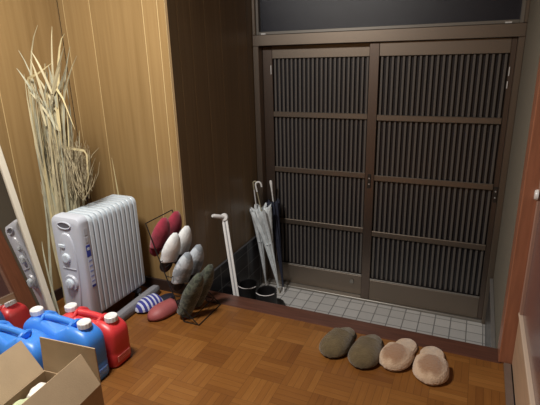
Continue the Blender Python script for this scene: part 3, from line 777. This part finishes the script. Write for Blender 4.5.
# ------------------------------------------------------------------ white support pole
A_ = Vector((-1.225, 2.24, ZT + .004)); Bt = Vector((-1.405, 2.40, .392))
pz = (Bt - A_); ln = pz.length; pz.normalize()
px_ = Vector((.35, -.9, 0)); px_ = (px_ - pz * px_.dot(pz)).normalized(); py_ = pz.cross(px_)
po = thing('walking_stick', 'white metal stick with a short handle leaning on the entry wall behind the step', 'walking stick', A_)
po.rotation_euler = Matrix((px_, py_, pz)).transposed().to_euler()
for s in (-1, 1):
    b = B(); box(b, -.006, .006, s * .011 - .0075, s * .011 + .0075, .01, ln, bev=.004, seg=2); obj('tube', b, M_white, po, smooth=40)
b = B(); box(b, -.003, .003, -.006, .006, .02, ln - .01); obj('web', b, mat('grey web', (.35, .35, .36), .4), po)
b = B(); box(b, -.012, .012, -.025, .025, 0, .03, bev=.004, seg=2); obj('foot', b, M_white, po)
b = B(); lathe(b, [(0, -.014), (.022, -.014), (.025, -.009), (.025, .009), (.022, .014), (0, .014)], 20, T(0, 0, ln + .005, ry=PI / 2)); obj('joint', b, M_white, po, smooth=40)
hd = po.rotation_euler.to_matrix().inverted() @ Vector((-.035, -.085, .032)); h0 = Vector((0.0, 0, ln + .005))
b = B(); tube(b, [h0 + hd * -.1, h0 + hd * .25, h0 + hd * .85, h0 + hd], [.013, .013, .014, .009], 12); obj('handle', b, M_white, po, smooth=40)

# ------------------------------------------------------------------ umbrellas
def umbrella(label, tip, top, mc, mh, ms, crook=True, rmax=.045, canopy=(.12, .66), hr=.022, seed=0, hd=0, handle_len=.13, name='umbrella', wob=.25):
    tip, top = Vector(tip), Vector(top); d = top - tip; L = d.length; z = d.normalized()
    x = Vector((math.cos(hd), math.sin(hd), 0)); x = (x - z * x.dot(z)).normalized(); y = z.cross(x)
    t = thing(name, label, 'umbrella', tip); t.rotation_euler = Matrix((x, y, z)).transposed().to_euler()
    b = B(); tube(b, [(0, 0, .012), (0, 0, L - handle_len)], .0045, 8); obj('shaft', b, ms, t, smooth=True)
    b = B(); lathe(b, [(0, 0), (.003, .0), (.005, .02), (.006, .06), (0, .06)], 10); obj('tip', b, ms, t, smooth=True)
    # canopy: pleated cone, apex near the tip
    b = B(); n = 64; rings = []; z0, z1 = canopy
    for i in range(15):
        u = i / 14; zz = z0 * 0 + .05 + (z1 - .05) * u
        r = .006 + (rmax - .006) * (.45 * u + .55 * u ** 3)
        if u > .93: r *= 1.0
        ring = []
        for k in range(n):
            a = 2 * PI * k / n
            pl_ = 1 + wob * math.cos(8 * (a + u * 1.2)) * smoothstep(0, .3, u) + .06 * math.sin(3 * a + seed)
            zz2 = zz + (.022 * math.cos(8 * (a + u * 1.2)) if i == 14 else 0)
            ring.append((r * pl_ * math.cos(a), r * pl_ * math.sin(a), zz2))
        rings.append(ring)
    # folded-in inner return so the open end reads as gathered cloth
    for rr_, zz_ in ((.7, .0), (.35, -.03), (.12, -.045)):
        rings.append([(p[0] * rr_, p[1] * rr_, z1 + zz_) for p in rings[14]])
    loft(b, rings); obj('canopy', b, mc, t, smooth=60)
    b = B()
    hs = L - handle_len
    if crook:
        pts = [(0, 0, hs), (0, 0, L - hr)]
        for k in range(9):
            a = PI * (k + 1) / 9; pts.append((hr - hr * math.cos(a), 0, L - hr + hr * math.sin(a)))
        pts.append((2 * hr, 0, L - hr - .02))
        tube(b, pts, .0062, 10)
    else:
        tube(b, [(0, 0, hs), (0, 0, hs + .03), (0, 0, L - .04), (0, 0, L - .01), (0, 0, L)], [.006, .007, .009, .011, .007], 12)
    obj('handle', b, mh, t, smooth=True)
    # strap round the canopy
    b = B(); tube(b, [((rmax * .48) * math.cos(2 * PI * k / 24), (rmax * .48) * math.sin(2 * PI * k / 24), z1 * .62) for k in range(24)], .003, 6, closed=True); obj('strap', b, mc, t)
    return t
M_clear = mat('milky clear vinyl', (.74, .78, .80), .25, spec=.6, var=.2, vscale=16)
M_clear2 = mat('frosted grey vinyl', (.70, .75, .77), .3, var=.25, vscale=14)
M_navyc = mat('navy umbrella cloth', (.022, .026, .048), .7)
M_hooky = mat('tan hook', (.34, .30, .2), .4)
umbrella('milky clear vinyl umbrella with tan hook, leaning nearest the entry side wall', (-1.395, 2.975, ZT + .001), (-1.43, 2.88, .505), M_clear, M_hooky, M_white, rmax=.045, canopy=(.1, .68), hr=.012, hd=.3, handle_len=.06)
umbrella('frosted vinyl umbrella with white crook handle, in the middle of the umbrellas', (-1.262, 2.93, ZT + .001), (-1.405, 2.86, .505), M_clear2, M_white, M_hooky, rmax=.07, canopy=(.1, .70), hr=.02, hd=.35, handle_len=.07, seed=3)
umbrella('navy umbrella with straight white handle, leaning nearest the sliding doors', (-1.235, 2.95, ZT + .001), (-1.345, 3.0, .49), M_navyc, M_white, M_white, crook=False, rmax=.042, canopy=(.1, .72), handle_len=.085, seed=5)

# ------------------------------------------------------------------ short boots on the porch tiles
def boot(label, x, y, rz):
    t = thing('short_boot', label, 'boot', (x, y, ZT), (0, 0, rz), 'black boots on the porch')
    def foot(s, z): return [(outline(.5 - .5 * math.cos(PI * k / 12), 1, .11) * s, (.5 - .5 * math.cos(PI * k / 12) - .3) * .27, z) for k in range(13)] + [(-outline(.5 - .5 * math.cos(PI * k / 12), 1, .11) * s, (.5 - .5 * math.cos(PI * k / 12) - .3) * .27, z) for k in range(11, 0, -1)]
    b = B(); loft(b, [foot(1, 0), foot(1.03, .02)]); obj('sole', b, M_black, t)
    b = B(); n = 24; rings = []
    base = foot(.98, .02)
    for u in [i / 10 for i in range(11)]:
        r = []
        for k in range(n):
            p = base[k]; a = math.atan2(p[1] + .02, p[0])
            tx, ty = .074 * math.cos(a), .076 * math.sin(a) - .02
            f = smoothstep(0, .62, u)
            r.append((p[0] * (1 - f) + tx * f, p[1] * (1 - f) + ty * f, .02 + .185 * u))
        rings.append(r)
    inner = [[(p[0] * .86, (p[1] + .02) * .86 - .02, z) for p in rings[-1]] for z in (.205, .12, .06)]
    loft(b, rings + inner); obj('shaft', b, M_black, t, smooth=50)
    b = B(); tube(b, [(.074 * math.cos(2 * PI * k / 32), .076 * math.sin(2 * PI * k / 32) - .02, .206) for k in range(21, 32)], .003, 8); obj('collar_trim', b, mat('greyish trim', (.75, .70, .69), .6), t, smooth=True)
    return t
boot('black short boot with pale collar trim on the porch tiles, nearer the umbrellas', -1.215, 2.61, math.radians(-8))
boot('black short boot with pale collar trim on the porch tiles, nearer the entry wall', -1.378, 2.655, math.radians(-5))

LX, LY = -1.4, .9
# ------------------------------------------------------------------ hall lamp (above, out of the frame) and its light
lp = thing('ceiling_lamp', 'round white ceiling lamp above the hall floor', 'lamp', (LX, LY, ZC))
b = B(); lathe(b, [(0, -.07), (.14, -.066), (.2, -.05), (.225, -.02), (.22, 0), (0, 0)], 40)
ml = mat('lamp diffuser', (.9, .88, .82), .5); bs = ml.node_tree.nodes['Principled BSDF']
bs.inputs['Emission Color'].default_value = (1, .92, .82, 1); bs.inputs['Emission Strength'].default_value = 6.0
obj('diffuser', b, ml, lp, smooth=True)
ld = bpy.data.lights.new('hall_lamp_light', 'AREA'); ld.shape = 'DISK'; ld.size = .42; ld.energy = 60; ld.color = (1, .965, .92)
lo = bpy.data.objects.new('hall_lamp_light', ld); C.objects.link(lo); lo.location = (LX, LY, ZC - .08)

w = bpy.data.worlds.new('World'); S.world = w; w.use_nodes = True
w.node_tree.nodes['Background'].inputs[0].default_value = (.02, .022, .03, 1); w.node_tree.nodes['Background'].inputs[1].default_value = .3

# ------------------------------------------------------------------ camera
cam = bpy.data.cameras.new('Camera'); co = bpy.data.objects.new('Camera', cam); C.objects.link(co)
cam.sensor_width = 36; cam.lens = 461.35 * 36 / 540; cam.clip_start = .02
yaw, pit, rol = -.42431753, .30934802, -.0276735
f = Vector((math.sin(yaw) * math.cos(pit), math.cos(yaw) * math.cos(pit), -math.sin(pit)))
r = Vector((math.cos(yaw), -math.sin(yaw), 0)); u = r.cross(f)
r2 = r * math.cos(rol) + u * math.sin(rol); u2 = -r * math.sin(rol) + u * math.cos(rol)
Mx = Matrix((r2, u2, -f)).transposed().to_4x4(); Mx.translation = (0, 0, 1.37)
co.matrix_world = Mx
S.camera = co
S.view_settings.view_transform = 'Standard'; S.view_settings.look = 'None'; S.view_settings.gamma = 1
S.view_settings.exposure = 0.0
